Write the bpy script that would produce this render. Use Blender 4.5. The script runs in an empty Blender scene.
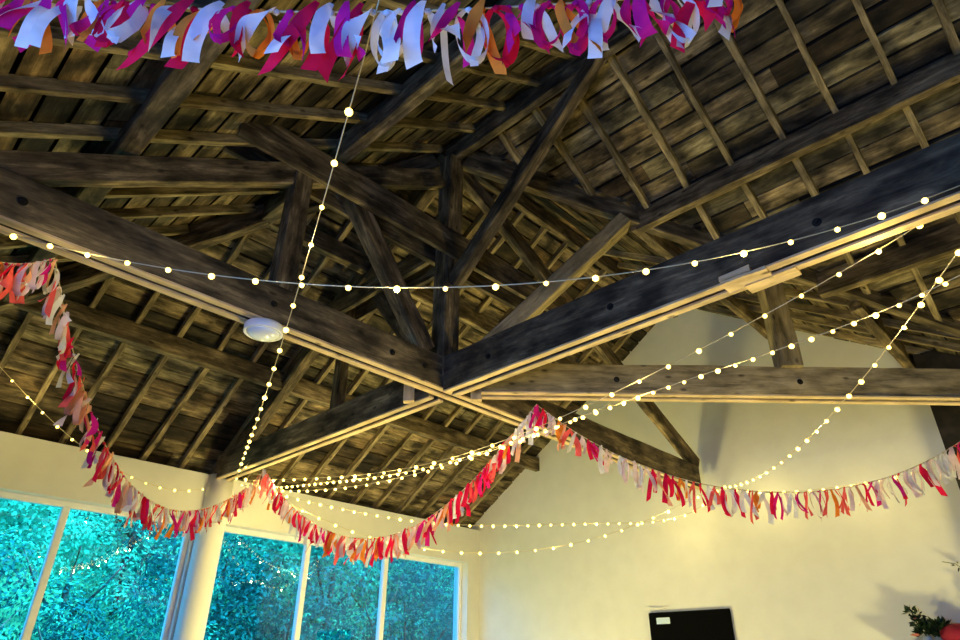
import bpy, bmesh, math, random
from mathutils import Vector, Matrix, noise
random.seed(7)
sc = bpy.context.scene
col = sc.collection
# ---------------------------------------------------------------- camera, world, lights, exposure
cd = bpy.data.cameras.new('camera'); cam = bpy.data.objects.new('camera', cd); col.objects.link(cam)
cd.sensor_width = 36.0; cd.lens = 24.04; cd.clip_start = 0.05; cd.clip_end = 200
RC = ((0.69595, -0.35055, 0.62671), (-0.71805, -0.33076, 0.61238), (0.00738, 0.87619, 0.48190))   # columns: right, up, forward
cam.matrix_world = Matrix(((RC[0][0], RC[0][1], -RC[0][2], -3.268), (RC[1][0], RC[1][1], -RC[1][2], -3.608),
                           (RC[2][0], RC[2][1], -RC[2][2], 1.6), (0, 0, 0, 1)))
sc.camera = cam
w = bpy.data.worlds.new('sky'); sc.world = w; w.use_nodes = True
bg = w.node_tree.nodes['Background']; bg.inputs[0].default_value = (0.05, 0.33, 1.0, 1); bg.inputs[1].default_value = 6.0
sun = bpy.data.lights.new('daylight', 'SUN'); sun.energy = 38.0; sun.color = (0.08, 0.64, 1.0); sun.angle = math.radians(12)
so = bpy.data.objects.new('daylight', sun); col.objects.link(so); so.rotation_euler = (math.radians(20), math.radians(16), 0)
def lamp(name, loc, energy, color, size):
    l = bpy.data.lights.new(name, 'POINT'); l.energy = energy; l.color = color; l.shadow_soft_size = size
    o = bpy.data.objects.new(name, l); col.objects.link(o); o.location = loc; return o
WARM = (1.0, 0.86, 0.31)
lamp('hall_light', (1.5, 1.5, 0.05), 740, WARM, 0.3)
lamp('hall_light', (2.3, -3.9, 0.1), 430, WARM, 0.3)
sky = bpy.data.lights.new('left_window_daylight', 'AREA'); sky.shape = 'RECTANGLE'; sky.size = 1.6; sky.size_y = 2.4; sky.energy = 42; sky.color = (0.26, 0.32, 1.0)
so = bpy.data.objects.new('left_window_daylight', sky); col.objects.link(so); so.location = (-4.45, -2.9, 2.3); so.rotation_euler = (0, -math.pi/2, 0)   # daylight outside the window in the left wall
sc.view_settings.view_transform = 'Standard'; sc.view_settings.look = 'None'
sc.view_settings.exposure = 0.0; sc.view_settings.gamma = 1.0; sc.view_settings.use_curve_mapping = False
STR={'S1': [[-3.199, 0.09, 3.589], [-2.993, -0.156, 3.48], [-2.787, -0.401, 3.384], [-2.581, -0.647, 3.301], [-2.375, -0.892, 3.233], [-2.169, -1.137, 3.18], [-1.963, -1.383, 3.141], [-1.756, -1.628, 3.119], [-1.55, -1.873, 3.113], [-1.344, -2.119, 3.124], [-1.138, -2.364, 3.153], [-0.932, -2.61, 3.199], [-0.726, -2.855, 3.264], [-0.52, -3.1, 3.348], [-0.313, -3.346, 3.451], [-0.107, -3.591, 3.575]], 'S2': [[-2.562, -2.483, 3.607], [-2.44, -2.2, 3.542], [-2.318, -1.917, 3.479], [-2.196, -1.634, 3.421], [-2.074, -1.351, 3.37], [-1.952, -1.068, 3.328], [-1.83, -0.785, 3.295], [-1.708, -0.502, 3.271], [-1.586, -0.219, 3.255], [-1.464, 0.064, 3.248], [-1.342, 0.347, 3.248], [-1.22, 0.63, 3.256], [-1.098, 0.913, 3.27], [-0.976, 1.196, 3.29], [-0.854, 1.479, 3.314], [-0.732, 1.762, 3.341], [-0.61, 2.045, 3.366], [-0.488, 2.328, 3.385], [-0.366, 2.611, 3.39], [-0.244, 2.894, 3.371]], 'L1': [[0.041, 3.473, 3.509], [0.044, 3.098, 3.439], [0.047, 2.724, 3.378], [0.051, 2.35, 3.319], [0.054, 1.975, 3.261], [0.057, 1.601, 3.204], [0.06, 1.227, 3.152], [0.063, 0.852, 3.109], [0.066, 0.478, 3.078], [0.07, 0.104, 3.062], [0.073, -0.27, 3.063], [0.076, -0.645, 3.081], [0.079, -1.019, 3.115], [0.082, -1.393, 3.163], [0.085, -1.768, 3.222], [0.089, -2.142, 3.29], [0.092, -2.516, 3.364], [0.095, -2.89, 3.447], [0.098, -3.265, 3.543], [0.101, -3.639, 3.663]], 'L2': [[0.092, 3.275, 3.461], [0.095, 2.915, 3.345], [0.097, 2.555, 3.285], [0.1, 2.196, 3.242], [0.102, 1.836, 3.2], [0.105, 1.477, 3.158], [0.107, 1.117, 3.116], [0.11, 0.757, 3.082], [0.113, 0.398, 3.06], [0.115, 0.038, 3.051], [0.118, -0.321, 3.056], [0.12, -0.681, 3.072], [0.123, -1.04, 3.093], [0.125, -1.4, 3.115], [0.128, -1.76, 3.134], [0.13, -2.119, 3.149], [0.133, -2.479, 3.162], [0.135, -2.838, 3.181], [0.138, -3.198, 3.217], [0.14, -3.558, 3.285]], 'L3': [[0.03, 3.38, 3.446], [0.03, 2.931, 3.328], [0.03, 2.483, 3.228], [0.03, 2.034, 3.147], [0.03, 1.586, 3.083], [0.03, 1.137, 3.036], [0.03, 0.688, 3.006], [0.03, 0.24, 2.993], [0.03, -0.209, 2.996], [0.03, -0.658, 3.015], [0.03, -1.106, 3.05], [0.03, -1.555, 3.099]], 'S5': [[-0.007, -3.546, 3.366], [0.237, -3.349, 3.316], [0.481, -3.152, 3.271], [0.724, -2.956, 3.231], [0.968, -2.759, 3.198], [1.212, -2.562, 3.172], [1.456, -2.365, 3.153], [1.699, -2.169, 3.143], [1.943, -1.972, 3.141], [2.187, -1.775, 3.148], [2.43, -1.578, 3.164], [2.674, -1.382, 3.191], [2.918, -1.185, 3.229], [3.162, -0.988, 3.278], [3.405, -0.792, 3.339], [3.649, -0.595, 3.413]], 'SL': [[-2.812, 3.078, 4.159], [-2.602, 3.19, 4.057], [-2.391, 3.301, 3.951], [-2.181, 3.413, 3.849], [-1.971, 3.525, 3.752], [-1.76, 3.637, 3.668], [-1.55, 3.749, 3.6], [-1.339, 3.86, 3.553]], 'SW': [[-1.345, 3.84, 3.547], [-1.128, 3.84, 3.463], [-0.912, 3.84, 3.4], [-0.696, 3.84, 3.364], [-0.48, 3.84, 3.362], [-0.264, 3.84, 3.402], [-0.048, 3.84, 3.49], [0.169, 3.84, 3.634]], 'U': [[0.158, 3.628, 3.593], [0.405, 3.4, 3.448], [0.653, 3.171, 3.356], [0.901, 2.943, 3.287], [1.148, 2.715, 3.228], [1.396, 2.486, 3.177], [1.644, 2.258, 3.135], [1.891, 2.029, 3.107], [2.139, 1.801, 3.094], [2.387, 1.573, 3.096], [2.634, 1.344, 3.108], [2.882, 1.116, 3.124], [3.13, 0.887, 3.138], [3.377, 0.659, 3.149], [3.625, 0.431, 3.164], [3.872, 0.202, 3.207], [4.12, -0.026, 3.323], [4.368, -0.255, 3.592]], 'Dn': [[0.154, 3.534, 3.542], [0.401, 3.31, 3.387], [0.648, 3.087, 3.232], [0.895, 2.864, 3.094], [1.142, 2.641, 2.98], [1.389, 2.418, 2.893], [1.637, 2.195, 2.834], [1.884, 1.971, 2.799], [2.131, 1.748, 2.786], [2.378, 1.525, 2.794], [2.625, 1.302, 2.823], [2.872, 1.079, 2.874], [3.119, 0.856, 2.947], [3.367, 0.632, 3.045], [3.614, 0.409, 3.167], [3.861, 0.186, 3.308], [4.108, -0.037, 3.458], [4.355, -0.26, 3.597]], 'R': [[4.169, -0.366, 3.55], [4.142, -0.6, 3.468], [4.115, -0.833, 3.404], [4.088, -1.066, 3.358], [4.062, -1.3, 3.325], [4.035, -1.533, 3.305], [4.008, -1.767, 3.294], [3.981, -2.0, 3.291], [3.954, -2.234, 3.293], [3.927, -2.467, 3.299], [3.9, -2.701, 3.305], [3.873, -2.934, 3.31]]}
GAR={'G0': [[-3.484, -1.416, 3.654], [-3.335, -1.565, 3.61], [-3.185, -1.715, 3.578], [-3.036, -1.864, 3.555], [-2.886, -2.014, 3.543], [-2.737, -2.163, 3.539], [-2.587, -2.313, 3.544], [-2.438, -2.462, 3.555], [-2.288, -2.612, 3.574], [-2.138, -2.762, 3.598], [-1.989, -2.911, 3.627], [-1.839, -3.061, 3.66], [-1.69, -3.21, 3.696], [-1.54, -3.36, 3.736]], 'G1': [[-3.142, -0.288, 3.234], [-3.078, -0.237, 3.266], [-3.014, -0.185, 3.305], [-2.951, -0.134, 3.355], [-2.887, -0.082, 3.42], [-2.823, -0.031, 3.502]], 'G2': [[-2.817, -0.007, 3.503], [-2.626, 0.186, 3.248], [-2.434, 0.38, 3.035], [-2.243, 0.573, 2.868], [-2.052, 0.766, 2.747], [-1.86, 0.96, 2.67], [-1.669, 1.153, 2.635], [-1.478, 1.346, 2.636], [-1.287, 1.54, 2.669], [-1.095, 1.733, 2.729], [-0.904, 1.926, 2.811], [-0.713, 2.12, 2.913], [-0.522, 2.313, 3.033], [-0.33, 2.506, 3.171], [-0.139, 2.699, 3.331], [0.052, 2.893, 3.518]], 'G3': [[0.007, 2.803, 3.494], [0.046, 2.584, 3.277], [0.086, 2.365, 3.098], [0.126, 2.145, 2.951], [0.166, 1.926, 2.831], [0.206, 1.706, 2.739], [0.245, 1.487, 2.673], [0.285, 1.268, 2.638], [0.325, 1.048, 2.634], [0.365, 0.829, 2.664], [0.404, 0.609, 2.729], [0.444, 0.39, 2.832], [0.484, 0.17, 2.969], [0.524, -0.049, 3.138], [0.564, -0.268, 3.331], [0.603, -0.488, 3.539]], 'G4': [[0.56, -0.523, 3.507], [0.743, -0.696, 3.317], [0.925, -0.869, 3.164], [1.108, -1.043, 3.044], [1.291, -1.216, 2.954], [1.474, -1.389, 2.89], [1.656, -1.563, 2.851], [1.839, -1.736, 2.834], [2.022, -1.909, 2.838], [2.205, -2.082, 2.863], [2.388, -2.256, 2.909], [2.57, -2.429, 2.976], [2.753, -2.602, 3.067], [2.936, -2.776, 3.182], [3.119, -2.949, 3.324], [3.301, -3.122, 3.497]]}
# ---------------------------------------------------------------- helpers
def tag(o, label=None, cat=None, group=None, kind=None):
    if label: o['label'] = label
    if cat: o['category'] = cat
    if group: o['group'] = group
    if kind: o['kind'] = kind
    return o
def empty(name, loc=(0, 0, 0)):
    o = bpy.data.objects.new(name, None); col.objects.link(o); o.location = loc; o.empty_display_size = .1; return o
def link(name, me, mat=None, parent=None, M=None):
    o = bpy.data.objects.new(name, me); col.objects.link(o)
    if mat and not me.materials: me.materials.append(mat)
    if parent:
        o.parent = parent
        if M is not None: o.matrix_local = Matrix.Translation(-parent.location) @ M
        else: o.location = -parent.location
    elif M is not None: o.matrix_world = M
    return o
def mesh_of(bm, name, smooth=False):
    bmesh.ops.recalc_face_normals(bm, faces=bm.faces)
    me = bpy.data.meshes.new(name); bm.to_mesh(me); bm.free()
    if smooth:
        for p in me.polygons: p.use_smooth = True
    return me
def add_box(bm, lo, hi, M=None):
    vs = [Vector((x, y, z)) for x in (lo[0], hi[0]) for y in (lo[1], hi[1]) for z in (lo[2], hi[2])]
    if M is not None: vs = [M @ v for v in vs]
    v = [bm.verts.new(p) for p in vs]
    for f in ((0,1,3,2),(4,6,7,5),(0,4,5,1),(2,3,7,6),(0,2,6,4),(1,5,7,3)): bm.faces.new([v[i] for i in f])
    return v
def box(name, lo, hi, mat, parent=None, bevel=0.0):
    c = (Vector(lo) + Vector(hi)) / 2
    bm = bmesh.new(); add_box(bm, Vector(lo) - c, Vector(hi) - c)
    if bevel: bmesh.ops.bevel(bm, geom=list(bm.edges), offset=bevel, segments=2, affect='EDGES')
    return link(name, mesh_of(bm, name), mat, parent, Matrix.Translation(c))
def catmull(P, n=8):
    P = [Vector(p) for p in P]; out = []
    Q = [P[0]*2 - P[1]] + P + [P[-1]*2 - P[-2]]
    for i in range(1, len(Q) - 2):
        for k in range(n):
            t = k / n; a, b, c, d = Q[i-1], Q[i], Q[i+1], Q[i+2]
            out.append(.5*((2*b) + (c-a)*t + (2*a-5*b+4*c-d)*t*t + (3*b-a-3*c+d)*t**3))
    out.append(P[-1]); return out
def add_tube(bm, pts, r, n=6, cap=True):
    rings = []
    for i, p in enumerate(pts):
        d = (pts[min(i+1, len(pts)-1)] - pts[max(i-1, 0)]).normalized()
        s = d.cross(Vector((0, 0, 1)));  s = s.normalized() if s.length > 1e-3 else Vector((1, 0, 0)); u = s.cross(d)
        rr = r[i] if isinstance(r, (list, tuple)) else r
        rings.append([bm.verts.new(p + s*math.cos(a)*rr + u*math.sin(a)*rr) for a in [2*math.pi*k/n for k in range(n)]])
    for a, b in zip(rings, rings[1:]):
        for k in range(n): bm.faces.new((a[k], a[(k+1) % n], b[(k+1) % n], b[k]))
    if cap: bm.faces.new(rings[0][::-1]); bm.faces.new(rings[-1])
def add_disc(bm, prof, n=40):            # lathe round local Z; prof = [(r, z)...]
    rings = [[bm.verts.new((r*math.cos(2*math.pi*k/n), r*math.sin(2*math.pi*k/n), z)) for k in range(n)] for r, z in prof]
    for a, b in zip(rings, rings[1:]):
        for k in range(n): bm.faces.new((a[k], a[(k+1) % n], b[(k+1) % n], b[k]))
    bm.faces.new(rings[0][::-1]); bm.faces.new(rings[-1])
# ---------------------------------------------------------------- materials
def nodes(name, rough=.7):
    m = bpy.data.materials.new(name); m.use_nodes = True; nt = m.node_tree; b = nt.nodes['Principled BSDF']
    b.inputs['Roughness'].default_value = rough; b.inputs['Specular IOR Level'].default_value = .25
    return m, nt, b
def N(nt, t, **k):
    n = nt.nodes.new(t)
    for a, v in k.items(): setattr(n, a, v)
    return n
def ramp(nt, src, stops):
    r = N(nt, 'ShaderNodeValToRGB'); e = r.color_ramp.elements
    while len(e) < len(stops): e.new(.5)
    for x, (p, c) in zip(e, stops): x.position = p; x.color = (*c, 1)
    nt.links.new(src, r.inputs[0]); return r
def wood(name, dark, mid, light, grain=14, rough=.75, vary=.35, blotch=.5, axis=0, attr=False):
    m, nt, b = nodes(name, rough); L = nt.links.new
    tc = N(nt, 'ShaderNodeTexCoord'); mp = N(nt, 'ShaderNodeMapping'); L(tc.outputs['Object'], mp.inputs[0])
    s = [grain, grain, grain]; s[axis] = grain*.13; mp.inputs['Scale'].default_value = s
    oi = N(nt, 'ShaderNodeObjectInfo')
    add = N(nt, 'ShaderNodeVectorMath', operation='ADD'); L(mp.outputs[0], add.inputs[0])
    sc_ = N(nt, 'ShaderNodeVectorMath', operation='SCALE'); sc_.inputs['Scale'].default_value = 37; L(oi.outputs['Random'], sc_.inputs[0]); L(sc_.outputs[0], add.inputs[1])
    n1 = N(nt, 'ShaderNodeTexNoise'); n1.inputs['Scale'].default_value = 1.6; n1.inputs['Detail'].default_value = 9; n1.inputs['Roughness'].default_value = .72; n1.inputs['Distortion'].default_value = .35
    L(add.outputs[0], n1.inputs['Vector'])
    r = ramp(nt, n1.outputs['Fac'], [(.30, dark), (.52, mid), (.72, light)])
    mp2 = N(nt, 'ShaderNodeMapping'); L(tc.outputs['Object'], mp2.inputs[0]); s2 = [5.0]*3; s2[axis] = 2.6; mp2.inputs['Scale'].default_value = s2
    add2 = N(nt, 'ShaderNodeVectorMath', operation='ADD'); L(mp2.outputs[0], add2.inputs[0]); L(sc_.outputs[0], add2.inputs[1])
    n2 = N(nt, 'ShaderNodeTexNoise'); n2.inputs['Scale'].default_value = 1.5; n2.inputs['Detail'].default_value = 5; L(add2.outputs[0], n2.inputs['Vector'])
    r2 = ramp(nt, n2.outputs['Fac'], [(.36, (1-blotch,)*3), (.62, (1.15,)*3)])
    mx = N(nt, 'ShaderNodeMix', data_type='RGBA', blend_type='MULTIPLY'); mx.inputs[0].default_value = 1
    L(r.outputs[0], mx.inputs[6]); L(r2.outputs[0], mx.inputs[7]); out = mx.outputs[2]
    # knots and nail holes
    vo = N(nt, 'ShaderNodeTexVoronoi'); vo.inputs['Scale'].default_value = 1.0
    mp3 = N(nt, 'ShaderNodeMapping'); L(tc.outputs['Object'], mp3.inputs[0]); s3 = [9.0]*3; s3[axis] = 4.0; mp3.inputs['Scale'].default_value = s3
    add3 = N(nt, 'ShaderNodeVectorMath', operation='ADD'); L(mp3.outputs[0], add3.inputs[0]); L(sc_.outputs[0], add3.inputs[1]); L(add3.outputs[0], vo.inputs['Vector'])
    r3 = ramp(nt, vo.outputs['Distance'], [(.06, (.15, .12, .1)), (.15, (1, 1, 1))])
    mk = N(nt, 'ShaderNodeMix', data_type='RGBA', blend_type='MULTIPLY'); mk.inputs[0].default_value = .8; L(out, mk.inputs[6]); L(r3.outputs[0], mk.inputs[7]); out = mk.outputs[2]
    mr = N(nt, 'ShaderNodeMapRange'); mr.inputs[3].default_value = 1-vary; mr.inputs[4].default_value = 1+vary; L(oi.outputs['Random'], mr.inputs[0])
    if attr:
        at = N(nt, 'ShaderNodeAttribute'); at.attribute_name = 'board'
        ml = N(nt, 'ShaderNodeMix', data_type='RGBA', blend_type='MULTIPLY'); ml.inputs[0].default_value = 1; L(out, ml.inputs[6]); L(at.outputs['Color'], ml.inputs[7]); out = ml.outputs[2]
    hs = N(nt, 'ShaderNodeHueSaturation'); L(out, hs.inputs['Color']); 
    if not attr: L(mr.outputs[0], hs.inputs['Value'])
    L(hs.outputs[0], b.inputs['Base Color'])
    bp = N(nt, 'ShaderNodeBump'); bp.inputs['Strength'].default_value = .5; bp.inputs['Distance'].default_value = .01; L(n1.outputs['Fac'], bp.inputs['Height']); L(bp.outputs[0], b.inputs['Normal'])
    return m
def plain(name, c, rough=.6, bump=0, scale=20, var=0.0, metal=0):
    m, nt, b = nodes(name, rough); L = nt.links.new; b.inputs['Base Color'].default_value = (*c, 1); b.inputs['Metallic'].default_value = metal
    if bump or var:
        tc = N(nt, 'ShaderNodeTexCoord'); n = N(nt, 'ShaderNodeTexNoise'); n.inputs['Scale'].default_value = scale; n.inputs['Detail'].default_value = 5; L(tc.outputs['Object'], n.inputs['Vector'])
        if var:
            r = ramp(nt, n.outputs['Fac'], [(.3, tuple(x*(1-var) for x in c)), (.65, c)]); L(r.outputs[0], b.inputs['Base Color'])
        if bump:
            bp = N(nt, 'ShaderNodeBump'); bp.inputs['Strength'].default_value = bump; bp.inputs['Distance'].default_value = .02; L(n.outputs['Fac'], bp.inputs['Height']); L(bp.outputs[0], b.inputs['Normal'])
    return m
M = {}
M['beam'] = wood('old_beam_wood', (.012, .009, .005), (.14, .10, .052), (.42, .315, .165), 12, blotch=.75, vary=.2)
M['tie'] = wood('tie_beam_wood', (.018, .013, .009), (.13, .097, .052), (.38, .285, .15), 9, blotch=.75, vary=.12)
M['purlin'] = wood('purlin_wood', (.015, .011, .006), (.17, .125, .066), (.50, .38, .20), 12, vary=.25, blotch=.6)
M['rafter'] = wood('rafter_wood', (.05, .036, .018), (.26, .20, .105), (.54, .42, .23), 16, vary=.22, blotch=.55)
M['post'] = wood('pale_post_wood', (.10, .075, .035), (.40, .31, .16), (.60, .47, .26), 12, vary=.08, blotch=.4)
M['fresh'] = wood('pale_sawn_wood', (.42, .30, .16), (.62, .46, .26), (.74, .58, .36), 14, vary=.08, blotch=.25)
M['board_x'] = wood('roof_board_wood', (.015, .011, .006), (.20, .148, .078), (.54, .41, .22), 11, vary=.3, blotch=.85, axis=0, attr=True)
M['board_y'] = wood('roof_board_wood_lengthwise', (.015, .011, .006), (.20, .148, .078), (.54, .41, .22), 11, vary=.3, blotch=.85, axis=1, attr=True)
M['felt'] = plain('dark_roof_felt', (.015, .012, .010), .95)
M['plaster'] = plain('painted_plaster', (.71, .70, .64), .8, .25, 5, .06)
M['white'] = plain('white_gloss_paint', (.80, .80, .80), .35)
M['column'] = plain('painted_column', (.82, .81, .78), .55, .1, 8)
M['darkclad'] = wood('dark_cladding', (.010, .008, .007), (.018, .014, .011), (.03, .022, .016), 8, vary=.1)
M['floor'] = wood('hall_floor_boards', (.03, .02, .01), (.06, .04, .022), (.10, .065, .035), 6, vary=.05, blotch=.2)
M['black'] = plain('black_plastic', (.002, .002, .002), .9)
M['black'].node_tree.nodes['Principled BSDF'].inputs['Specular IOR Level'].default_value = .05
M['label'] = plain('pale_sticker', (.55, .68, .85), .6)
M['iron'] = plain('dark_iron', (.02, .018, .016), .6, metal=.5)
M['fixture'] = plain('white_plastic', (.82, .83, .85), .3)
m, nt, b = nodes('opal_glass', .15); b.inputs['Base Color'].default_value = (.75, .8, .88, 1); b.inputs['Specular IOR Level'].default_value = .6; M['opal'] = m
m, nt, b = nodes('fairy_wire', .4); b.inputs['Base Color'].default_value = (.60, .50, .28, 1); M['wire'] = m
m, nt, b = nodes('bulb_glow', .4); b.inputs['Base Color'].default_value = (1, .9, .6, 1); b.inputs['Emission Color'].default_value = (1.0, 0.74, 0.13, 1); b.inputs['Emission Strength'].default_value = 5.5; M['bulb'] = m
m = bpy.data.materials.new('window_glass'); m.use_nodes = True; nt = m.node_tree; nt.nodes.clear()
o_ = N(nt, 'ShaderNodeOutputMaterial'); mx = N(nt, 'ShaderNodeMixShader'); tr = N(nt, 'ShaderNodeBsdfTransparent'); gl = N(nt, 'ShaderNodeBsdfGlossy'); gl.inputs['Roughness'].default_value = .01
fr = N(nt, 'ShaderNodeFresnel'); fr.inputs['IOR'].default_value = 1.6
nt.links.new(fr.outputs[0], mx.inputs[0]); nt.links.new(tr.outputs[0], mx.inputs[1]); nt.links.new(gl.outputs[0], mx.inputs[2]); nt.links.new(mx.outputs[0], o_.inputs[0]); M['glass'] = m
def cloth(name, c, tl=.35):
    m = bpy.data.materials.new(name); m.use_nodes = True; nt = m.node_tree; nt.nodes.clear()
    o = N(nt, 'ShaderNodeOutputMaterial'); a = N(nt, 'ShaderNodeBsdfDiffuse'); t = N(nt, 'ShaderNodeBsdfTranslucent'); x = N(nt, 'ShaderNodeMixShader'); x.inputs[0].default_value = tl
    tc = N(nt, 'ShaderNodeTexCoord'); n = N(nt, 'ShaderNodeTexNoise'); n.inputs['Scale'].default_value = 14; nt.links.new(tc.outputs['Object'], n.inputs['Vector'])
    r = ramp(nt, n.outputs['Fac'], [(.3, tuple(v*.75 for v in c)), (.7, c)])
    for q in (a, t): nt.links.new(r.outputs[0], q.inputs['Color'])
    nt.links.new(a.outputs[0], x.inputs[1]); nt.links.new(t.outputs[0], x.inputs[2]); nt.links.new(x.outputs[0], o.inputs[0]); return m
RIB = {'white': cloth('white_ribbon', (.92, .90, .92)), 'pink': cloth('pale_pink_ribbon', (.95, .74, .76)), 'magenta': cloth('magenta_ribbon', (.78, .02, .28)),
       'orange': cloth('orange_ribbon', (.92, .28, .04)), 'red': cloth('crimson_ribbon', (.85, .015, .08)), 'coral': cloth('coral_ribbon', (.95, .14, .14)), 'peach': cloth('peach_ribbon', (.95, .50, .34))}
M['leaf'] = cloth('green_leaf', (.035, .30, .17), .3); M['leaf2'] = cloth('pale_green_leaf', (.07, .42, .24), .3); M['leaf3'] = cloth('deep_green_leaf', (.012, .12, .10), .25)
M['bark'] = wood('bark', (.03, .022, .016), (.08, .06, .04), (.13, .10, .07), 10, axis=2)
M['grass'] = plain('rough_grass', (.05, .20, .08), .9, .6, 6, .5)
M['darkleaf'] = plain('dark_leaf', (.012, .03, .012), .5, 0, 8)
M['redcloth'] = plain('crimson_card', (.24, .008, .03), .7)
M['petal'] = cloth('pink_petal', (.90, .36, .30), .4)
# ---------------------------------------------------------------- the room shell
XW, XG, YW, YN = -3.95, 4.45, 3.90, -8.0
ZT = 3.62                                                            # top of the walls
def struct(o): o['kind'] = 'structure'; return o
def poly_wall(name, pts, thick, mat):                                # pts: outline in the wall plane (3-D), thick: offset vector
    bm = bmesh.new(); a = [bm.verts.new(p) for p in pts]; b_ = [bm.verts.new(Vector(p) + Vector(thick)) for p in pts]
    bm.faces.new(a); bm.faces.new(b_[::-1]); n = len(pts)
    for i in range(n): bm.faces.new((a[i], b_[i], b_[(i+1) % n], a[(i+1) % n]))
    return struct(link(name, mesh_of(bm, name), mat))
struct(box('floor', (XW, YN, -.1), (XG, YW, 0), M['floor']))
poly_wall('wall_gable', [(XG, YW+.3, 0), (XG, YW+.3, 3.64), (XG, 0, 6.33), (XG, -2.78, 4.55), (XG, -2.78, 0)], (.3, 0, 0), M['plaster'])
bm = bmesh.new()
for lo, hi in (((XW-.3, YN, 0), (XW, YW+.3, 1.1)), ((XW-.3, YN, 3.2), (XW, YW+.3, ZT+.1)), ((XW-.3, YN, 1.1), (XW, -4.3, 3.2)), ((XW-.3, -1.5, 1.1), (XW, YW+.3, 3.2))): add_box(bm, lo, hi)
struct(link('wall_left', mesh_of(bm, 'wall_left'), M['darkclad']))
struct(box('wall_near', (XW-.3, YN-.3, 0), (XG+.3, YN, 6.2), M['darkclad']))
poly_wall('wall_right', [(XG, -2.78, 0), (XG, -2.78, 4.55), (XG, -4.48, 3.46), (XG, YN, 3.46), (XG, YN, 0)], (.3, 0, 0), M['darkclad'])
bm = bmesh.new()                                                     # window wall: lintel band, low wall, corners, pier behind the column
for lo, hi in (((XW, YW, 3.10), (XG, YW+.3, ZT)), ((XW, YW, 0), (XG, YW+.3, .9)), ((4.19, YW, .9), (XG, YW+.3, 3.10)), ((XW, YW, .9), (-3.75, YW+.3, 3.10)), ((-.14, YW+.06, .9), (.20, YW+.3, 3.10))):
    add_box(bm, lo, hi)
struct(link('wall_windows', mesh_of(bm, 'wall_windows'), M['plaster']))
def window(name, x0, x1, mull, y=YW+.16):
    root = empty(name, ((x0+x1)/2, y, .9)); struct(root)
    z0, z1, d = .9, 3.10, .035
    def bar(n, lo, hi): return box(n, lo, hi, M['white'], root, .004)
    bar('window_frame', (x0, y-d, z1-.06), (x1, y+d, z1)); bar('window_frame', (x0, y-d, z0), (x1, y+d, z0+.06))
    bar('window_frame', (x0, y-d, z0+.06), (x0+.05, y+d, z1-.06)); bar('window_frame', (x1-.05, y-d, z0+.06), (x1, y+d, z1-.06))
    for mx_ in mull: bar('mullion', (mx_-.035, y-d-.01, z0+.06), (mx_+.035, y+d, z1-.06))
    xs = [x0+.05] + [v for q in mull for v in (q-.035, q+.035)] + [x1-.05]
    for a, b_ in zip(xs[::2], xs[1::2]):
        bm = bmesh.new(); c = Vector(((a+b_)/2, y, (z0+z1)/2)); h = (z1-z0)/2-.06
        v = [bm.verts.new(p) for p in ((a-c.x, 0, -h), (b_-c.x, 0, -h), (b_-c.x, 0, h), (a-c.x, 0, h))]; bm.faces.new(v)
        link('pane', mesh_of(bm, 'pane'), M['glass'], root, Matrix.Translation(c))
    bar('window_sill', (x0, y-d-.12, z0-.01), (x1, y-d, z0+.02))
window('window_1', -3.75, -.14, [-2.68, -1.44])
window('window_2', .20, 4.19, [1.41, 2.69])
# roof slopes: individually laid boards over a dark underlay
SL = .64
def ztop(d, z0=6.30): return z0 - SL*d                              # z of the board underside at distance d from the ridge
def slope(face, mat):
    bm = bmesh.new(); lay = bm.loops.layers.color.new('board')
    wd = .158; k = 0; D = {'W': 4.25, 'L': 4.2, 'R': 4.62, 'V': 4.55}[face]
    while k*wd < D:
        d0, d1 = k*wd + .010, (k+1)*wd - .010; dm = (d0+d1)/2; k += 1
        if face == 'W': a, b_ = -dm-.08, XG+.1
        elif face == 'L': a, b_ = YN, dm+.08
        elif face == 'R': a, b_ = YN, -dm+.08
        else: a, b_ = dm-.08, XG+.1
        if b_-a < .1: continue
        cuts = [a]; x = a + random.uniform(.6, 3.4)
        while x < b_-.5: cuts.append(x); x += random.uniform(1.6, 3.8)
        cuts.append(b_)
        for p, q in zip(cuts, cuts[1:]):
            g = random.choice((random.uniform(.4, .7), random.uniform(.75, 1.1), random.uniform(.9, 1.3))); tint = random.uniform(-.06, .08)
            j0, j1 = random.uniform(-.004, .006), random.uniform(-.004, .006); wz = random.uniform(0, .012)
            def P(s, d, up):
                z = ztop(d) + up
                return {'W': (s, d, z), 'L': (-d, s, z), 'R': (d, s, z), 'V': (s, -d, z)}[face]
            v = [bm.verts.new(P(s, d+j, up+wz)) for s, j in ((p+.002, j0), (q-.002, j1)) for d in (d0, d1) for up in (0, .02)]
            for f in ((0,1,3,2),(4,6,7,5),(0,4,5,1),(2,3,7,6),(0,2,6,4),(1,5,7,3)):
                fc = bm.faces.new([v[i] for i in f])
                for l in fc.loops: l[lay] = (g*(1+tint), g, g*(1-tint), 1)
    o = struct(link('ceiling', mesh_of(bm, 'ceiling'), mat))
    return o
slope('W', M['board_x']); slope('V', M['board_x']); slope('L', M['board_y']); slope('R', M['board_y'])
bm = bmesh.new()                                                     # underlay above the boards
def fpoly(pts):
    bm.faces.new([bm.verts.new((x, y, ztop(d)+.05)) for x, y, d in pts])
fpoly([(-4.3, 4.3, 4.3), (0, 0, 0), (4.8, 0, 0), (4.8, 4.3, 4.3)]); fpoly([(-4.3, 4.3, 4.3), (-4.3, YN, 4.3), (0, YN, 0), (0, 0, 0)])
fpoly([(0, 0, 0), (0, YN, 0), (4.8, YN, 4.8), (4.8, -4.8, 4.8)]); fpoly([(0, 0, 0), (4.8, -4.8, 4.8), (4.8, 0, 0)])
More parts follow.
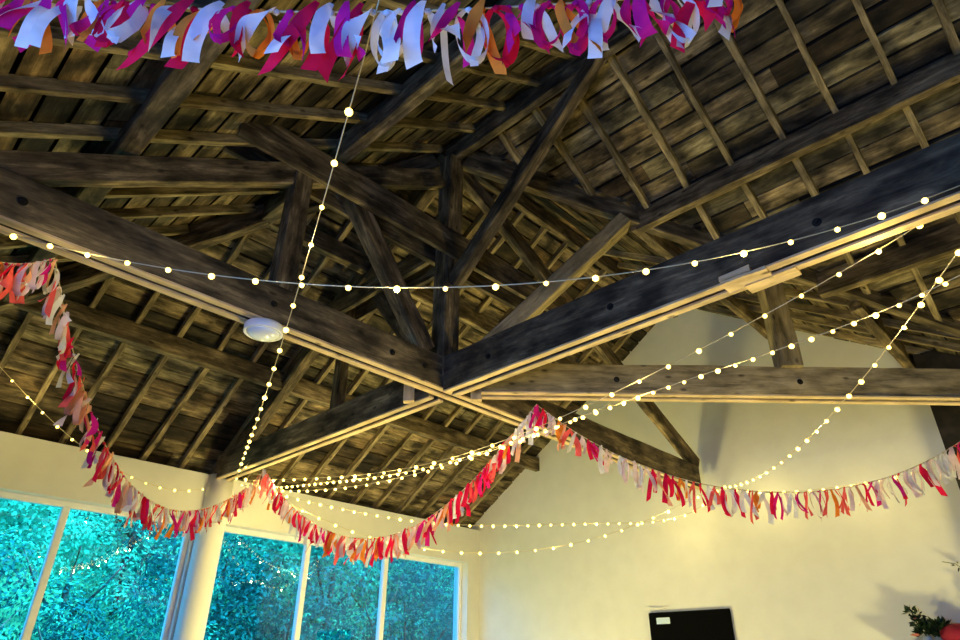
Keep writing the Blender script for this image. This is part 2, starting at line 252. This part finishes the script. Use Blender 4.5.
struct(link('ceiling', mesh_of(bm, 'roof_underlay'), M['felt']))
# ---------------------------------------------------------------- timbers
def timber_mesh(L, w_, h, rough=.004, seg=.22, seed=0, bend=0.0):
    """local X along the grain, bottom face centred on the X axis, height towards +Z"""
    rnd = random.Random(seed); bm = bmesh.new(); n = max(2, int(L/seg)); rings = []
    ph = rnd.uniform(0, 6)
    for i in range(n+1):
        x = L*i/n; by = bend*math.sin(math.pi*i/n*1.0) + rough*.8*math.sin(ph+x*2.1); rg = []
        c = min(w_, h)*.07
        for (y, z) in ((-w_/2+c, 0), (w_/2-c, 0), (w_/2, c), (w_/2, h-c), (w_/2-c, h), (-w_/2+c, h), (-w_/2, h-c), (-w_/2, c)):
            rg.append(bm.verts.new((x, y+by+rnd.uniform(-rough, rough), z+rnd.uniform(-rough, rough))))
        rings.append(rg)
    for a, b_ in zip(rings, rings[1:]):
        for k in range(8): bm.faces.new((a[k], a[(k+1) % 8], b_[(k+1) % 8], b_[k]))
    bm.faces.new(rings[0][::-1]); bm.faces.new(rings[-1])
    return mesh_of(bm, 'timber')
cnt = [0]
def timber(name, P0, P1, w_, h, mat, parent=None, up=(0, 0, 1), rough=.004, bend=0.0, off=0.0):
    """P0-P1 is the centre line of the underside"""
    P0, P1 = Vector(P0), Vector(P1); x = (P1-P0).normalized(); y = Vector(up).cross(x).normalized(); z = x.cross(y)
    Mx = Matrix.Translation(P0 + y*off) @ Matrix((x, y, z)).transposed().to_4x4(); cnt[0] += 1
    return link(name, timber_mesh((P1-P0).length, w_, h, rough, seed=cnt[0], bend=bend), M[mat], parent, Mx)
def bolt(P, axis, parent):
    z = Vector(axis).normalized(); q = z.to_track_quat('Z', 'Y').to_matrix().to_4x4()
    bm = bmesh.new(); add_disc(bm, [(.0, 0), (.024, 0), (.024, .006), (.013, .008), (.013, .018), (.0, .018)], 12)
    bmesh.ops.remove_doubles(bm, verts=bm.verts, dist=1e-5)
    return link('bolt', mesh_of(bm, 'bolt'), M['iron'], parent, Matrix.Translation(P) @ q)
# tie beams: pairs of planks with packing blocks between and bolts through
def tie(P0, P1, label, h=.27, blocks=(), bolts=(), gap=.05, pw=.05, z=3.6, mat='tie'):
    P0, P1 = Vector((*P0, z)), Vector((*P1, z)); r = empty('tie_beam', P0); tag(r, label, 'beam')
    d = (P1-P0).normalized(); y = Vector((0, 0, 1)).cross(d)
    for s in (-1, 1): timber('plank', P0, P1, pw, h, mat, r, off=s*(gap+pw)/2, rough=.005)
    for s in (-1, 1): timber('lit_underside_strip', P0-Vector((0, 0, .014)), P1-Vector((0, 0, .014)), pw+.004, .013, 'fresh', r, off=s*(gap+pw)/2, rough=.0015)  # added pale strips, giving the tie undersides the brightness of light from below
    for t, l in blocks: timber('packing_block', P0+d*t+Vector((0, 0, .012)), P0+d*(t+l)+Vector((0, 0, .012)), gap-.004, h*.8, 'fresh', r)
    for t, s in bolts: bolt(P0+d*t+y*s*(gap/2+pw)+Vector((0, 0, h*.45)), y*s, r)
    return r
tie((XW, 0), (4.25, 0), 'long double plank tie beam running from left wall to gable wall parallel to the windows', z=3.60,
    blocks=((.4, .5), (2.0, .3), (3.2, .9), (5.6, .5), (7.2, .5)), bolts=((.9, -1), (2.35, -1), (3.35, -1), (3.68, -1)))
tie((0, 3.86), (0, .08), 'bluish tie beam from the round column between the windows to the central king post', z=3.57,
    blocks=((.3, .4), (2.0, 1.2), (3.4, .3)), bolts=((1.9, 1), (2.5, 1), (2.9, 1)))
bt = tie((0, -.08), (0, -6.5), 'dark tie beam rising to the upper right edge with pale underside', z=3.57, h=.30,
    blocks=((.2, .2), (1.9, .75), (3.2, .6), (5.0, .4)), bolts=((.5, -1), (1.6, -1), (2.9, -1)))
timber('splice_plate', (-.04, -2.42, 3.540), (-.04, -2.68, 3.540), .12, .02, 'fresh', bt)
timber('splice_plate', (.05, -2.52, 3.535), (.05, -2.80, 3.535), .10, .02, 'fresh', bt)
timber('splice_plate', (-.088, -2.42, 3.562), (-.088, -2.60, 3.562), .025, .035, 'fresh', bt)
ct = tie((.22, -.22), (3.95, -3.95), 'horizontal tie beam from the king post to the dark post at right', z=3.585, h=.25, mat='post',
    blocks=((.3, .5), (2.2, .4), (4.2, .4)), bolts=((1.1, -1), (2.6, -1)))
for P, a in (((-.135, .27, 3.56), 'short pale cleat in the left corner below the crossing tie beams'), ((.17, -.21, 3.53), 'short pale cleat in the right corner below the crossing tie beams')):
    tag(timber('cleat', P, (P[0], P[1], P[2]+.26), .09, .07, 'fresh', up=(.7, .7, 0), rough=.002), a, 'wood block', 'corner cleats under the king post')
# king post
tag(timber('king_post', (-.09, 0, 3.70), (-.09, 0, 6.08), .17, .18, 'beam', up=(1, 0, 0)), 'upright central king post where all the roof beams meet', 'post')
# principal rafters
Zb = 4.41+1.6
tag(timber('principal_rafter', (-.1, 0, 5.74-.06), (-3.85, 0, 5.74-.607*3.85), .09, .175, 'beam'), 'heavy principal rafter from the king post top out over the left wall', 'beam')
tag(timber('principal_rafter', (.1, 0, Zb-.06), (4.30, 0, 3.84), .09, .17, 'beam'), 'slim principal rafter running down to the tie beam end on the gable wall', 'beam')
tag(timber('principal_rafter', (0, .1, Zb-.06), (0, 3.8, Zb-.64*3.8), .12, .20, 'beam'), 'dark principal rafter running down to the wall above the round column', 'beam')
tag(timber('valley_rafter', (.08, -.08, 6.0), (4.2, -4.2, 6.05-.587*4.2), .09, .36, 'tie'), 'deep valley rafter falling from the king post top to the right edge', 'beam')
tag(timber('hip_rafter', (-.08, .08, Zb-.04), (-3.95, 3.95, Zb-.63*3.95), .10, .22, 'beam'), 'hip rafter running from the king post top to the far left corner', 'beam')
# ridge beams
tag(timber('ridge_beam', (0, .05, 6.06), (0, -7.9, 6.06), .08, .24, 'beam'), 'dark ridge beam rising from the king post towards the viewer', 'beam')
tag(timber('ridge_beam', (.1, 0, 6.09), (4.44, 0, 6.09), .07, .18, 'beam'), 'ridge beam from the king post to the gable wall peak', 'beam')
# collars
def collar(P0, P1, label, h=.2):
    P0, P1 = Vector(P0), Vector(P1); r = empty('collar_beam', P0); tag(r, label, 'beam')
    for s, hh in ((-1, h), (1, h)): timber('plank', P0, P1, .045, hh, 'beam', r, off=s*.105, rough=.004)
    return r
collar((-2.10, 0, 4.86), (1.62, 0, 4.86), 'high collar beam crossing the king post from upper left to lower right', .27)
collar((0, .12, 4.88), (0, 2.0, 4.88), 'short blue-lit collar beam behind the king post on the window side', .2)
# posts and struts
def strut(name, P0, P1, w_, h, label, cat, up=(0, 0, 1), mat='beam'):
    return tag(timber(name, P0, P1, w_, h, mat, up=up, rough=.004), label, cat)
strut('post', (-1.61, 0, 3.86), (-1.61, 0, 4.93), .12, .15, 'short upright post on the tie beam near the round ceiling light', 'post', up=(1, 0, 0))
strut('post', (0, 1.48, 3.83), (0, 1.48, 5.0), .10, .12, 'dark upright post on the tie beam behind the king post', 'post', up=(0, 1, 0))
strut('post', (1.93, -2.0, 3.82), (1.93, -2.0, 4.90), .17, .17, 'pale upright post standing on the horizontal tie beam before the gable wall', 'post', up=(.7, -.7, 0), mat='post')
strut('strut', (-.28, 0, 3.84), (-1.24, 0, 5.06), .12, .16, 'leaning strut left of the king post in front of the collar beam', 'brace')
strut('strut', (0, .22, 3.84), (0, 1.24, 5.08), .10, .14, 'dark leaning strut behind the king post on the window side', 'brace')
strut('strut', (.22, -.22, 3.84), (1.20, -1.20, 5.30), .20, .14, 'broad strut leaning right from the king post foot to the valley rafter', 'brace', mat='post')
strut('brace', (0, -.12, 4.55), (0, -1.86, 6.10), .11, .13, 'long dark brace from the king post up to the ridge beam', 'brace')
# purlins
PZ = 6.05
tag(timber('purlin', (-1.22, 1.22, PZ-SL*1.22), (4.44, 1.22, PZ-SL*1.22), .085, .20, 'purlin', rough=.005), 'upper purlin of the slope above the windows', 'beam')
tag(timber('purlin', (-2.65, 2.65, PZ-SL*2.65), (4.60, 2.65, PZ-SL*2.65), .09, .20, 'purlin', rough=.005), 'lower purlin above the windows with its end sticking out by the gable wall', 'beam')
tag(timber('purlin', (-1.22, 1.22, PZ-SL*1.22), (-1.22, -6.5, PZ-SL*1.22), .10, .22, 'purlin', rough=.005), 'upper purlin of the left slope with a broad dark side face', 'beam')
tag(timber('purlin', (-2.68, 2.65, PZ-SL*2.65), (-2.68, -6.5, PZ-SL*2.65), .13, .17, 'tie', rough=.006), 'lower purlin of the left slope with a pale knotty underside', 'beam')
tag(timber('purlin', (1.27, -1.25, PZ-SL*1.24), (1.27, -7.5, PZ-SL*1.24), .085, .20, 'purlin', rough=.005), 'upper purlin of the right slope rising to the right edge', 'beam')
tag(timber('purlin', (2.36, -2.36, PZ-SL*2.34), (2.36, -7.5, PZ-SL*2.34), .085, .22, 'purlin', rough=.005), 'lower purlin of the right slope glimpsed below the dark tie beam', 'beam')
tag(timber('purlin', (1.24, -1.24, PZ-SL*1.22), (4.44, -1.24, PZ-SL*1.22), .085, .18, 'purlin', rough=.005), 'purlin from the valley rafter to the right side of the gable', 'beam')
tag(timber('purlin', (2.6, -2.55, PZ-SL*2.5), (4.44, -2.55, PZ-SL*2.5), .10, .18, 'purlin', rough=.005), 'low purlin by the dark post at right', 'beam')
# common rafters
cam_inv = cam.matrix_world.inverted()
def px(P):
    v = cam_inv @ Vector(P); return 480 + 641*v.x/max(-v.z, .05)
ORD = ['first', 'second', 'third', 'fourth', 'fifth', 'sixth', 'seventh', 'eighth', 'ninth', 'tenth', 'eleventh', 'twelfth', 'thirteenth', 'fourteenth', 'fifteenth', 'sixteenth', 'seventeenth', 'eighteenth', 'nineteenth', 'twentieth']
RZ = 6.22
def rafters(face, items, group, text):
    """items: (lattice coordinate, d0, d1)"""
    for n, (c, d0, d1) in enumerate(items):
        def P(d):
            z = RZ-SL*d
            return {'W': (c, d, z), 'L': (-d, c, z), 'R': (d, c, z), 'V': (c, -d, z)}[face]
        j = random.uniform(-.02, .02)
        o = timber('common_rafter', Vector(P(d0)), Vector(P(d1)) + (Vector((j, 0, 0)) if face in 'WV' else Vector((0, j, 0))), random.uniform(.045, .055), .075, 'rafter', rough=.005, bend=random.uniform(-.018, .018))
        tag(o, text % ORD[n], 'rafter', group)
rafters('W', [(x, (-x+.06 if x < 0 else .05), 4.1) for x in [-3.30+.41*k for k in range(19)]], 'thin rafters on the slope above the windows', '%s rafter from the left on the slope above the windows')
rafters('L', [(y, (y+.06 if y > 0 else .05), 4.1) for y in [2.47-.405*k for k in range(15)]], 'thin rafters on the left slope', '%s rafter counted from the far corner on the left slope')
rafters('R', [(y, .05, min(-y-.05, 4.5)) for y in [-.56-.418*k for k in range(12)]], 'thin rafters on the right slope', '%s rafter counted outward from the king post on the right slope')
rafters('V', [(x, .05, min(x-.05, 4.3)) for x in [2.5+.41*k for k in range(5)]], 'thin rafters between ridge and valley', '%s rafter from the king post between gable ridge and valley rafter')
# wall post at right and round column between the windows
tag(box('wall_post', (4.10, -3.18, 0), (4.44, -2.64, 4.50), M['darkclad'], None, .01), 'black timber post at the right edge where the pale gable wall ends', 'post')
bm = bmesh.new(); add_disc(bm, [(.15, 0), (.15, 3.05), (.15, 3.62)], 32)
c_ = link('round_column', mesh_of(bm, 'round_column', True), M['column'], None, Matrix.Translation((.03, 3.90, 0)))
tag(c_, 'round white column between the two window groups', 'column')
# ---------------------------------------------------------------- round ceiling light under the long tie beam
r = empty('ceiling_light', (-1.60, 0.02, 3.60)); tag(r, 'round white ceiling light fixed under the long tie beam', 'lamp')
def lathe(name, prof, mat, parent, P, rot=None):
    bm = bmesh.new(); add_disc(bm, prof, 40); bmesh.ops.remove_doubles(bm, verts=bm.verts, dist=1e-5)
    Mt = Matrix.Translation(P) @ (rot if rot else Matrix.Identity(4))
    return link(name, mesh_of(bm, name, True), mat, parent, Mt)
lathe('housing', [(.0, 0), (.115, 0), (.125, -.01), (.125, -.055), (.118, -.06), (.112, -.05), (0.0, -.05)], M['fixture'], r, (-1.60, .0, 3.586))
lathe('diffuser', [(.0, -.045), (.108, -.045), (.102, -.062), (.08, -.078), (.05, -.088), (.0, -.092)], M['opal'], r, (-1.60, .0, 3.586))
# ---------------------------------------------------------------- black board on the gable wall
r = empty('wall_screen', (XG-.03, .42, 1.45)); tag(r, 'black flat panel with a small pale sticker on the gable wall', 'screen')
bm = bmesh.new(); add_box(bm, (-.02, -.52, -.62), (.02, .52, .62)); bmesh.ops.bevel(bm, geom=list(bm.edges), offset=.006, segments=2, affect='EDGES')
link('panel', mesh_of(bm, 'panel'), M['black'], r, Matrix.Translation((XG-.025, .425, 1.64)))
bm = bmesh.new(); add_box(bm, (-.001, -.09, -.035), (.001, .09, .035)); link('sticker', mesh_of(bm, 'sticker'), M['label'], r, Matrix.Translation((XG-.0465, .75, 2.165)))
bm = bmesh.new()                                                     # curled strip along the top left of the panel
pts = [Vector((XG-.05, .965-.02*k, 2.30 - .012*math.sin(k/14*math.pi)+ .0012*k*0)) for k in range(15)]
vs = [[bm.verts.new(p + Vector((-.012+.02*j, 0, 0))) for j in range(2)] for p in pts]
for a, b_ in zip(vs, vs[1:]): bm.faces.new((a[0], a[1], b_[1], b_[0]))
bmesh.ops.solidify(bm, geom=list(bm.faces), thickness=.006)
link('edge_strip', mesh_of(bm, 'edge_strip'), M['fresh'], r)
# ---------------------------------------------------------------- ribbon garlands
def ribbon_mesh(seed):
    """two tails hanging from a knot over the cord at the origin; sometimes joined in a loop"""
    rnd = random.Random(seed); bm = bmesh.new()
    loop = seed % 4 == 0; wd = rnd.uniform(.013, .022)
    def strip(path, tw0, tw1, wd):
        prev = None; n = len(path)
        for i, p in enumerate(path):
            a = tw0 + (tw1-tw0)*i/(n-1); ww = wd*(.35 + .65*min(1, i/4)) * (.35 + .65*min(1, (n-1-i)/4) if loop else 1)
            s = Vector((math.cos(a), math.sin(a), 0))*ww
            if not loop and i == n-1: s = s*1; cut = rnd.uniform(-.012, .012)
            else: cut = 0
            cur = (bm.verts.new(p - s - Vector((0, 0, cut))), bm.verts.new(p + s + Vector((0, 0, cut))))
            if prev: bm.faces.new((prev[0], prev[1], cur[1], cur[0]))
            prev = cur
    if loop:
        L = rnd.uniform(.15, .19); sp = rnd.uniform(.025, .045); path = []
        for i in range(21):
            t = i/20*2*math.pi; path.append(Vector((-math.sin(t)*sp, .012*math.sin(t*.5)+rnd.uniform(-.002, .002), -(1-math.cos(t))/2*L)))
        strip(path, 1.1, 2.0, wd*.9)
        path = [Vector((.012*i/10 + .02*math.sin(i*.4), .012, -.02*i*L/.2)) for i in range(12)]; loop = False; strip(path, .3, rnd.uniform(0, 2), wd*.8)
    else:
        for s in (-1, 1):
            L = rnd.uniform(.15, .235); sp = rnd.uniform(.015, .06)*s; cur_ = rnd.uniform(-.05, .05); ph = rnd.uniform(0, 3)
            path = [Vector((sp*math.sin(t*1.6)+cur_*t*t, .012*s+.018*math.sin(ph+t*4), -L*t)) for t in [i/14 for i in range(15)]]
            strip(path, rnd.uniform(-.5, .7), rnd.uniform(-.9, 2.2), wd)
    bmesh.ops.create_icosphere(bm, subdivisions=1, radius=.009, matrix=Matrix.Translation((0, 0, -.004)) @ Matrix.Diagonal((1.2, 1, 1, 1)))
    me = mesh_of(bm, 'ribbon', True); return me
RM = {k: [] for k in RIB}
for k in RIB:
    for s in range(9):
        me = ribbon_mesh(s*7 + len(k)*3); me.materials.append(RIB[k]); RM[k].append(me)
def resample(P, step):
    out = [(P[0], (P[1]-P[0]).normalized())]; acc = 0.0
    for a, b_ in zip(P, P[1:]):
        L = (b_-a).length; 
        if L < 1e-9: continue
        d = (b_-a)/L; t = step-acc
        while t <= L: out.append((a+d*t, d)); t += step
        acc = (acc + L) % step if L < step-acc else L-(t-step)
    return out
def garland(pts, label, group, palette, step, t0=0, t1=1e9, size=1.0):
    P = catmull(pts, 6); r = empty('ribbon_garland', P[0]); tag(r, label, 'garland', group)
    bm = bmesh.new(); add_tube(bm, [p-P[0] for p in P], .0035, 5); link('cord', mesh_of(bm, 'cord'), M['wire'], r, Matrix.Translation(P[0]))
    rs = [q for i, q in enumerate(resample(P, step)) if t0 <= i*step <= t1][:100]
    last = None
    for p, d in rs:
        k = random.choice(palette)
        if k == last: k = random.choice(palette)
        last = k; me = random.choice(RM[k]); o = bpy.data.objects.new('ribbon', me); col.objects.link(o); o.parent = r
        a = math.atan2(d.y, d.x) + random.uniform(-.45, .45) + (math.pi if random.random() < .5 else 0)
        s = size*random.uniform(.85, 1.12)
        o.location = p-P[0]; o.rotation_euler = (random.uniform(-.15, .15), random.uniform(-.15, .15), a); o.scale = (s, s, s)
    return len(rs)
warm = ['red', 'coral', 'orange', 'pink', 'pink', 'white', 'magenta', 'pink', 'red', 'white', 'peach']
top = ['white', 'white', 'white', 'magenta', 'magenta', 'orange', 'orange', 'red', 'white', 'magenta']
G = 'ribbon garlands under the roof'
g0 = [(-3.94, -.96, 3.95)] + GAR['G0'] + [(-.10, -4.80, 4.05)]
garland(g0, 'nearest ribbon garland of lilac white, magenta and orange along the top edge', G, top, .046, .3, 3.36, 1.25)
garland([(-3.94, -.92, 3.62)] + GAR['G1'], 'short garland at the left edge ending at the long tie beam', G, warm, .036)
garland(GAR['G2'], 'garland hanging down from the long tie beam to the round column', G, warm, .049)
garland(GAR['G3'], 'garland sagging across the right window group up to the king post area', G, warm, .047)
garland(GAR['G4'] + [(3.72, -3.55, 3.60)], 'garland sagging across the gable wall to the right edge', G, warm, .054)
# ---------------------------------------------------------------- fairy light strings
bm = bmesh.new(); bmesh.ops.create_icosphere(bm, subdivisions=2, radius=.0125); bulb_me = mesh_of(bm, 'bulb', True); bulb_me.materials.append(M['bulb'])
def lights(pts, label, step, start=.05, size=1.1, skip=0, glow=7):
    P = catmull(pts, 6); r = empty('fairy_light_string', P[0]); tag(r, label, 'string lights', 'fairy light strings')
    bm = bmesh.new(); add_tube(bm, [p-P[0] for p in P], .0028, 5); link('wire', mesh_of(bm, 'wire'), M['wire'], r, Matrix.Translation(P[0]))
    fine = resample(P, .005); k0, kk = round(start/.005), step/.005
    rs = [fine[int(k0+i*kk)] for i in range(skip, 1000) if k0+i*kk < len(fine)-4][:100]
    for p, d in rs:
        o = bpy.data.objects.new('bulb', bulb_me); col.objects.link(o); o.parent = r; o.location = p-P[0]+Vector((0, 0, -.008)); s = size*random.uniform(.8, 1.2); o.scale = (s, s, s)
    if glow:                                                         # the light the bulbs themselves give, one lamp for every few bulbs
        for i in range(glow//2, len(rs), glow):
            l = bpy.data.lights.new('bulb_light', 'POINT'); l.energy = .5*glow; l.color = (1.0, .80, .28); l.shadow_soft_size = .015
            q = bpy.data.objects.new('bulb_light', l); col.objects.link(q); q.parent = r; q.location = rs[i][0]-P[0]+Vector((0, 0, -.06))
lights(STR['S1'], 'fairy light string crossing the picture from the left tie beam to the upper right', .2227, .06)
lights([(-2.66, -2.95, 4.28)] + STR['S2'] + [(-.08, 3.02, 3.60)], 'fairy light string coming down steeply from the top centre to the round column', .2538, ((Vector(STR['S2'][0])-Vector((-2.66, -2.95, 4.28))).length + .051), 1.1, 2)
lights(STR['L1'], 'upper one of the sagging fairy light strings under the dark tie beam', .2107, .193, 1.1)
lights(STR['L2'], 'closely spaced fairy light string just below the upper sagging one', .1065, .104, 1.0)
lights(STR['L3'], 'lowest fairy light string below the tie beam from the round column', .16, .05, 1.0)
lights(STR['S5'], 'fairy light string falling from the right edge to the tie beam end', .1969, .099)
lights(STR['SL'], 'short fairy light string at the left edge falling to the window wall', .2153, .121)
lights(STR['SW'], 'fairy light string along the lintel left of the round column', .16, .08, 1.0, 0, 0)
lights(STR['U'], 'upper fairy light string crossing the corner between window wall and gable wall', .135, .05, 1.25)
lights(STR['Dn'], 'lower widely spaced fairy light string across the corner to the gable wall', .2102, .152, 1.25)
lights(STR['R'], 'fairy light string along the gable wall behind the right garland', .14, .05, 1.2)
# ---------------------------------------------------------------- flowers at the lower right edge
def leaf_bunch(bm, c, n, r, size, rnd, el=(-.3, 1.4)):
    for i in range(n):
        a = rnd.uniform(0, 2*math.pi); e = rnd.uniform(*el); d = Vector((math.cos(a)*math.cos(e), math.sin(a)*math.cos(e), math.sin(e)))
        p = Vector(c) + d*r*rnd.uniform(.3, 1); s = d.cross(Vector((rnd.uniform(-1, 1), rnd.uniform(-1, 1), rnd.uniform(-1, 1)))).normalized()
        L = size*rnd.uniform(.7, 1.3)
        v = [bm.verts.new(q) for q in (p, p+d*L*.5+s*L*.22, p+d*L, p+d*L*.5-s*L*.22)]; bm.faces.new(v)
rnd = random.Random(3)
tag(box('wall_shelf', (4.13, -2.70, 1.83), (4.45, -1.75, 1.86), M['darkclad'], None, .004), 'thin dark wall shelf under the flowers, just below the lower right edge', 'shelf')
FX, FY = 4.26, -2.00
r = empty('flower_arrangement', (FX, FY, 1.86)); tag(r, 'dark leafy flower arrangement with a pink bloom at the lower right', 'flowers')
lathe('vase', [(0, 0), (.04, 0), (.045, .02), (.035, .05), (.035, .06), (0, .06)], M['white'], r, (FX, FY, 1.86))
bm = bmesh.new(); leaf_bunch(bm, (0, 0, -.02), 200, .075, .06, rnd); leaf_bunch(bm, (0, -.12, -.02), 220, .085, .06, rnd)
leaf_bunch(bm, (0, .04, .06), 70, .05, .05, rnd); leaf_bunch(bm, (0, .075, .15), 26, .035, .05, rnd); leaf_bunch(bm, (0, .03, .13), 20, .03, .05, rnd)
add_tube(bm, [Vector((0, 0, -.06)), Vector((0, .05, .05)), Vector((0, .08, .2))], .005, 5)
link('foliage', mesh_of(bm, 'foliage'), M['darkleaf'], r, Matrix.Translation((FX, FY, 1.97)))
def bloom(P, mat, s, parent):
    bm = bmesh.new()
    for k in range(14):
        a = k*2.4; d = Vector((math.cos(a), math.sin(a), .35+.06*k)); q = Vector((-math.sin(a), math.cos(a), 0)); R_ = s*(.5-.02*k)
        bm.faces.new([bm.verts.new(v) for v in (Vector((0, 0, 0)), d*R_+q*R_*.7, d*R_*1.5, d*R_-q*R_*.7)])
    return link('bloom', mesh_of(bm, 'bloom'), mat, parent, Matrix.Translation(P))
bloom((FX-.09, FY+.07, 1.915), M['petal'], .07, r); bloom((FX-.05, FY+.045, 2.06), M['petal'], .035, r)
r = empty('red_lampshade', (4.27, -2.27, 1.86)); tag(r, 'rounded crimson shade beside the dark flowers at lower right', 'lampshade')
lathe('shade', [(.0, 0), (.14, 0), (.165, .02), (.165, .07), (.14, .115), (.07, .14), (0, .145)], M['redcloth'], r, (4.27, -2.27, 1.875)); 
lathe('shade_base', [(0, 0), (.06, 0), (.06, .02), (0, .02)], M['iron'], r, (4.27, -2.27, 1.86))
r = empty('hanging_branch', (4.40, -2.42, 2.42)); tag(r, 'sprig with a white bloom and dark leaves at the right edge', 'plant')
bm = bmesh.new(); add_tube(bm, [Vector((0, .10, .13)), Vector((-.02, .0, .10)), Vector((-.02, -.05, .05)), Vector((-.03, -.06, -.28))], .003, 5); leaf_bunch(bm, (-.02, -.03, .08), 14, .05, .035, rnd, (-1.2, .8)); leaf_bunch(bm, (-.02, -.08, -.24), 60, .075, .05, rnd, (-1.2, .8)); leaf_bunch(bm, (-.02, -.08, -.10), 40, .06, .05, rnd, (-1.2, .8))
link('sprig', mesh_of(bm, 'sprig'), M['darkleaf'], r, Matrix.Translation((4.36, -2.38, 2.42)))
bloom((4.32, -2.44, 2.43), RIB['white'], .06, r)
# ---------------------------------------------------------------- outside: bank and trees
bm = bmesh.new(); nx, ny = 40, 24; g = []
for j in range(ny+1):
    row = []
    for i in range(nx+1):
        x = -22+60*i/nx; y = 4.4+26*j/ny; z = -.3 + max(0, y-8)*.42 + .5*noise.noise(Vector((x*.3, y*.3, 0)))
        row.append(bm.verts.new((x, y, z)))
    g.append(row)
for j in range(ny):
    for i in range(nx): bm.faces.new((g[j][i], g[j][i+1], g[j+1][i+1], g[j+1][i]))
tag(struct(link('hillside', mesh_of(bm, 'hillside', True), M['grass'])))
def crown_mesh(seed, mat, R_=1.7, n=10000):
    rnd = random.Random(seed); bm = bmesh.new()
    blobs = [(Vector((rnd.gauss(0, .62), rnd.gauss(0, .62), rnd.uniform(-.75, .9)))*R_, rnd.uniform(.22, .46)*R_) for _ in range(26)]
    for i in range(n):
        c, r_ = rnd.choice(blobs); d = Vector((rnd.gauss(0, 1), rnd.gauss(0, 1), rnd.gauss(0, 1))).normalized()
        p = c + d*r_*rnd.uniform(.8, 1.04); nrm = (d + Vector((rnd.gauss(0, .26), rnd.gauss(0, .26), rnd.gauss(0, .26)+.1))).normalized()
        t = nrm.cross(Vector((rnd.gauss(0, 1), rnd.gauss(0, 1), rnd.gauss(0, 1)))).normalized(); s = nrm.cross(t); L = rnd.uniform(.025, .055)*R_/1.7
        v = [bm.verts.new(q) for q in (p-t*L, p+s*L*.55, p+t*L*1.1, p-s*L*.55)]; bm.faces.new(v)
    me = bpy.data.meshes.new('crown'); bm.to_mesh(me); bm.free(); me.materials.append(mat); return me
CR = [crown_mesh(11, M['leaf']), crown_mesh(12, M['leaf2']), crown_mesh(13, M['leaf3']), crown_mesh(14, M['leaf'])]
bm = bmesh.new(); add_tube(bm, [Vector((0, 0, 0)), Vector((.05, 0, 1.2)), Vector((-.06, .04, 2.4)), Vector((0, 0, 3.4))], [.09, .07, .05, .02], 8)
for a in (0, 2.1, 4.2): add_tube(bm, [Vector((0, 0, 1.7)), Vector((math.cos(a)*.6, math.sin(a)*.6, 2.5)), Vector((math.cos(a)*1.0, math.sin(a)*1.0, 3.2))], [.035, .025, .01], 6)
trunk_me = mesh_of(bm, 'trunk', True); trunk_me.materials.append(M['bark'])
trees = []
rt = random.Random(5)
for j, (y, n_, sp_) in enumerate(((8.6, 8, 2.5), (11.2, 9, 2.9), (14.5, 9, 3.6), (19, 9, 4.4))):
    for i in range(n_):
        trees.append((-6.5+j*1.0 + sp_*i + rt.uniform(-.6, .6), y + rt.uniform(-.6, .6), j))
kinds = ['mid green', 'pale green', 'deep green', 'mid green']
rows = ['nearest', 'second', 'third', 'furthest']
for j in range(4):
    row = [t for t in trees if t[2] == j]
    for n, (x, y, _) in enumerate(row):
        k = rt.choice((0, 1, 2, 2, 3)); z = -.3 + max(0, y-8)*.42; s = rt.uniform(.85, 1.2)*(1+.18*j)
        r = empty('tree', (x, y, z)); tag(r, '%s leafy tree, %s from the left in the %s row outside the windows' % (kinds[k], ORD[n], rows[j]), 'tree', 'trees outside the windows')
        r.scale = (s, s, s); r.rotation_euler = (0, 0, rt.uniform(0, 6))
        t_ = bpy.data.objects.new('trunk', trunk_me); col.objects.link(t_); t_.parent = r; t_.scale = (1, 1, .8)
        c = bpy.data.objects.new('crown', CR[k]); col.objects.link(c); c.parent = r; c.location = (0, 0, 1.9); c.rotation_euler = (0, 0, rt.uniform(0, 6))
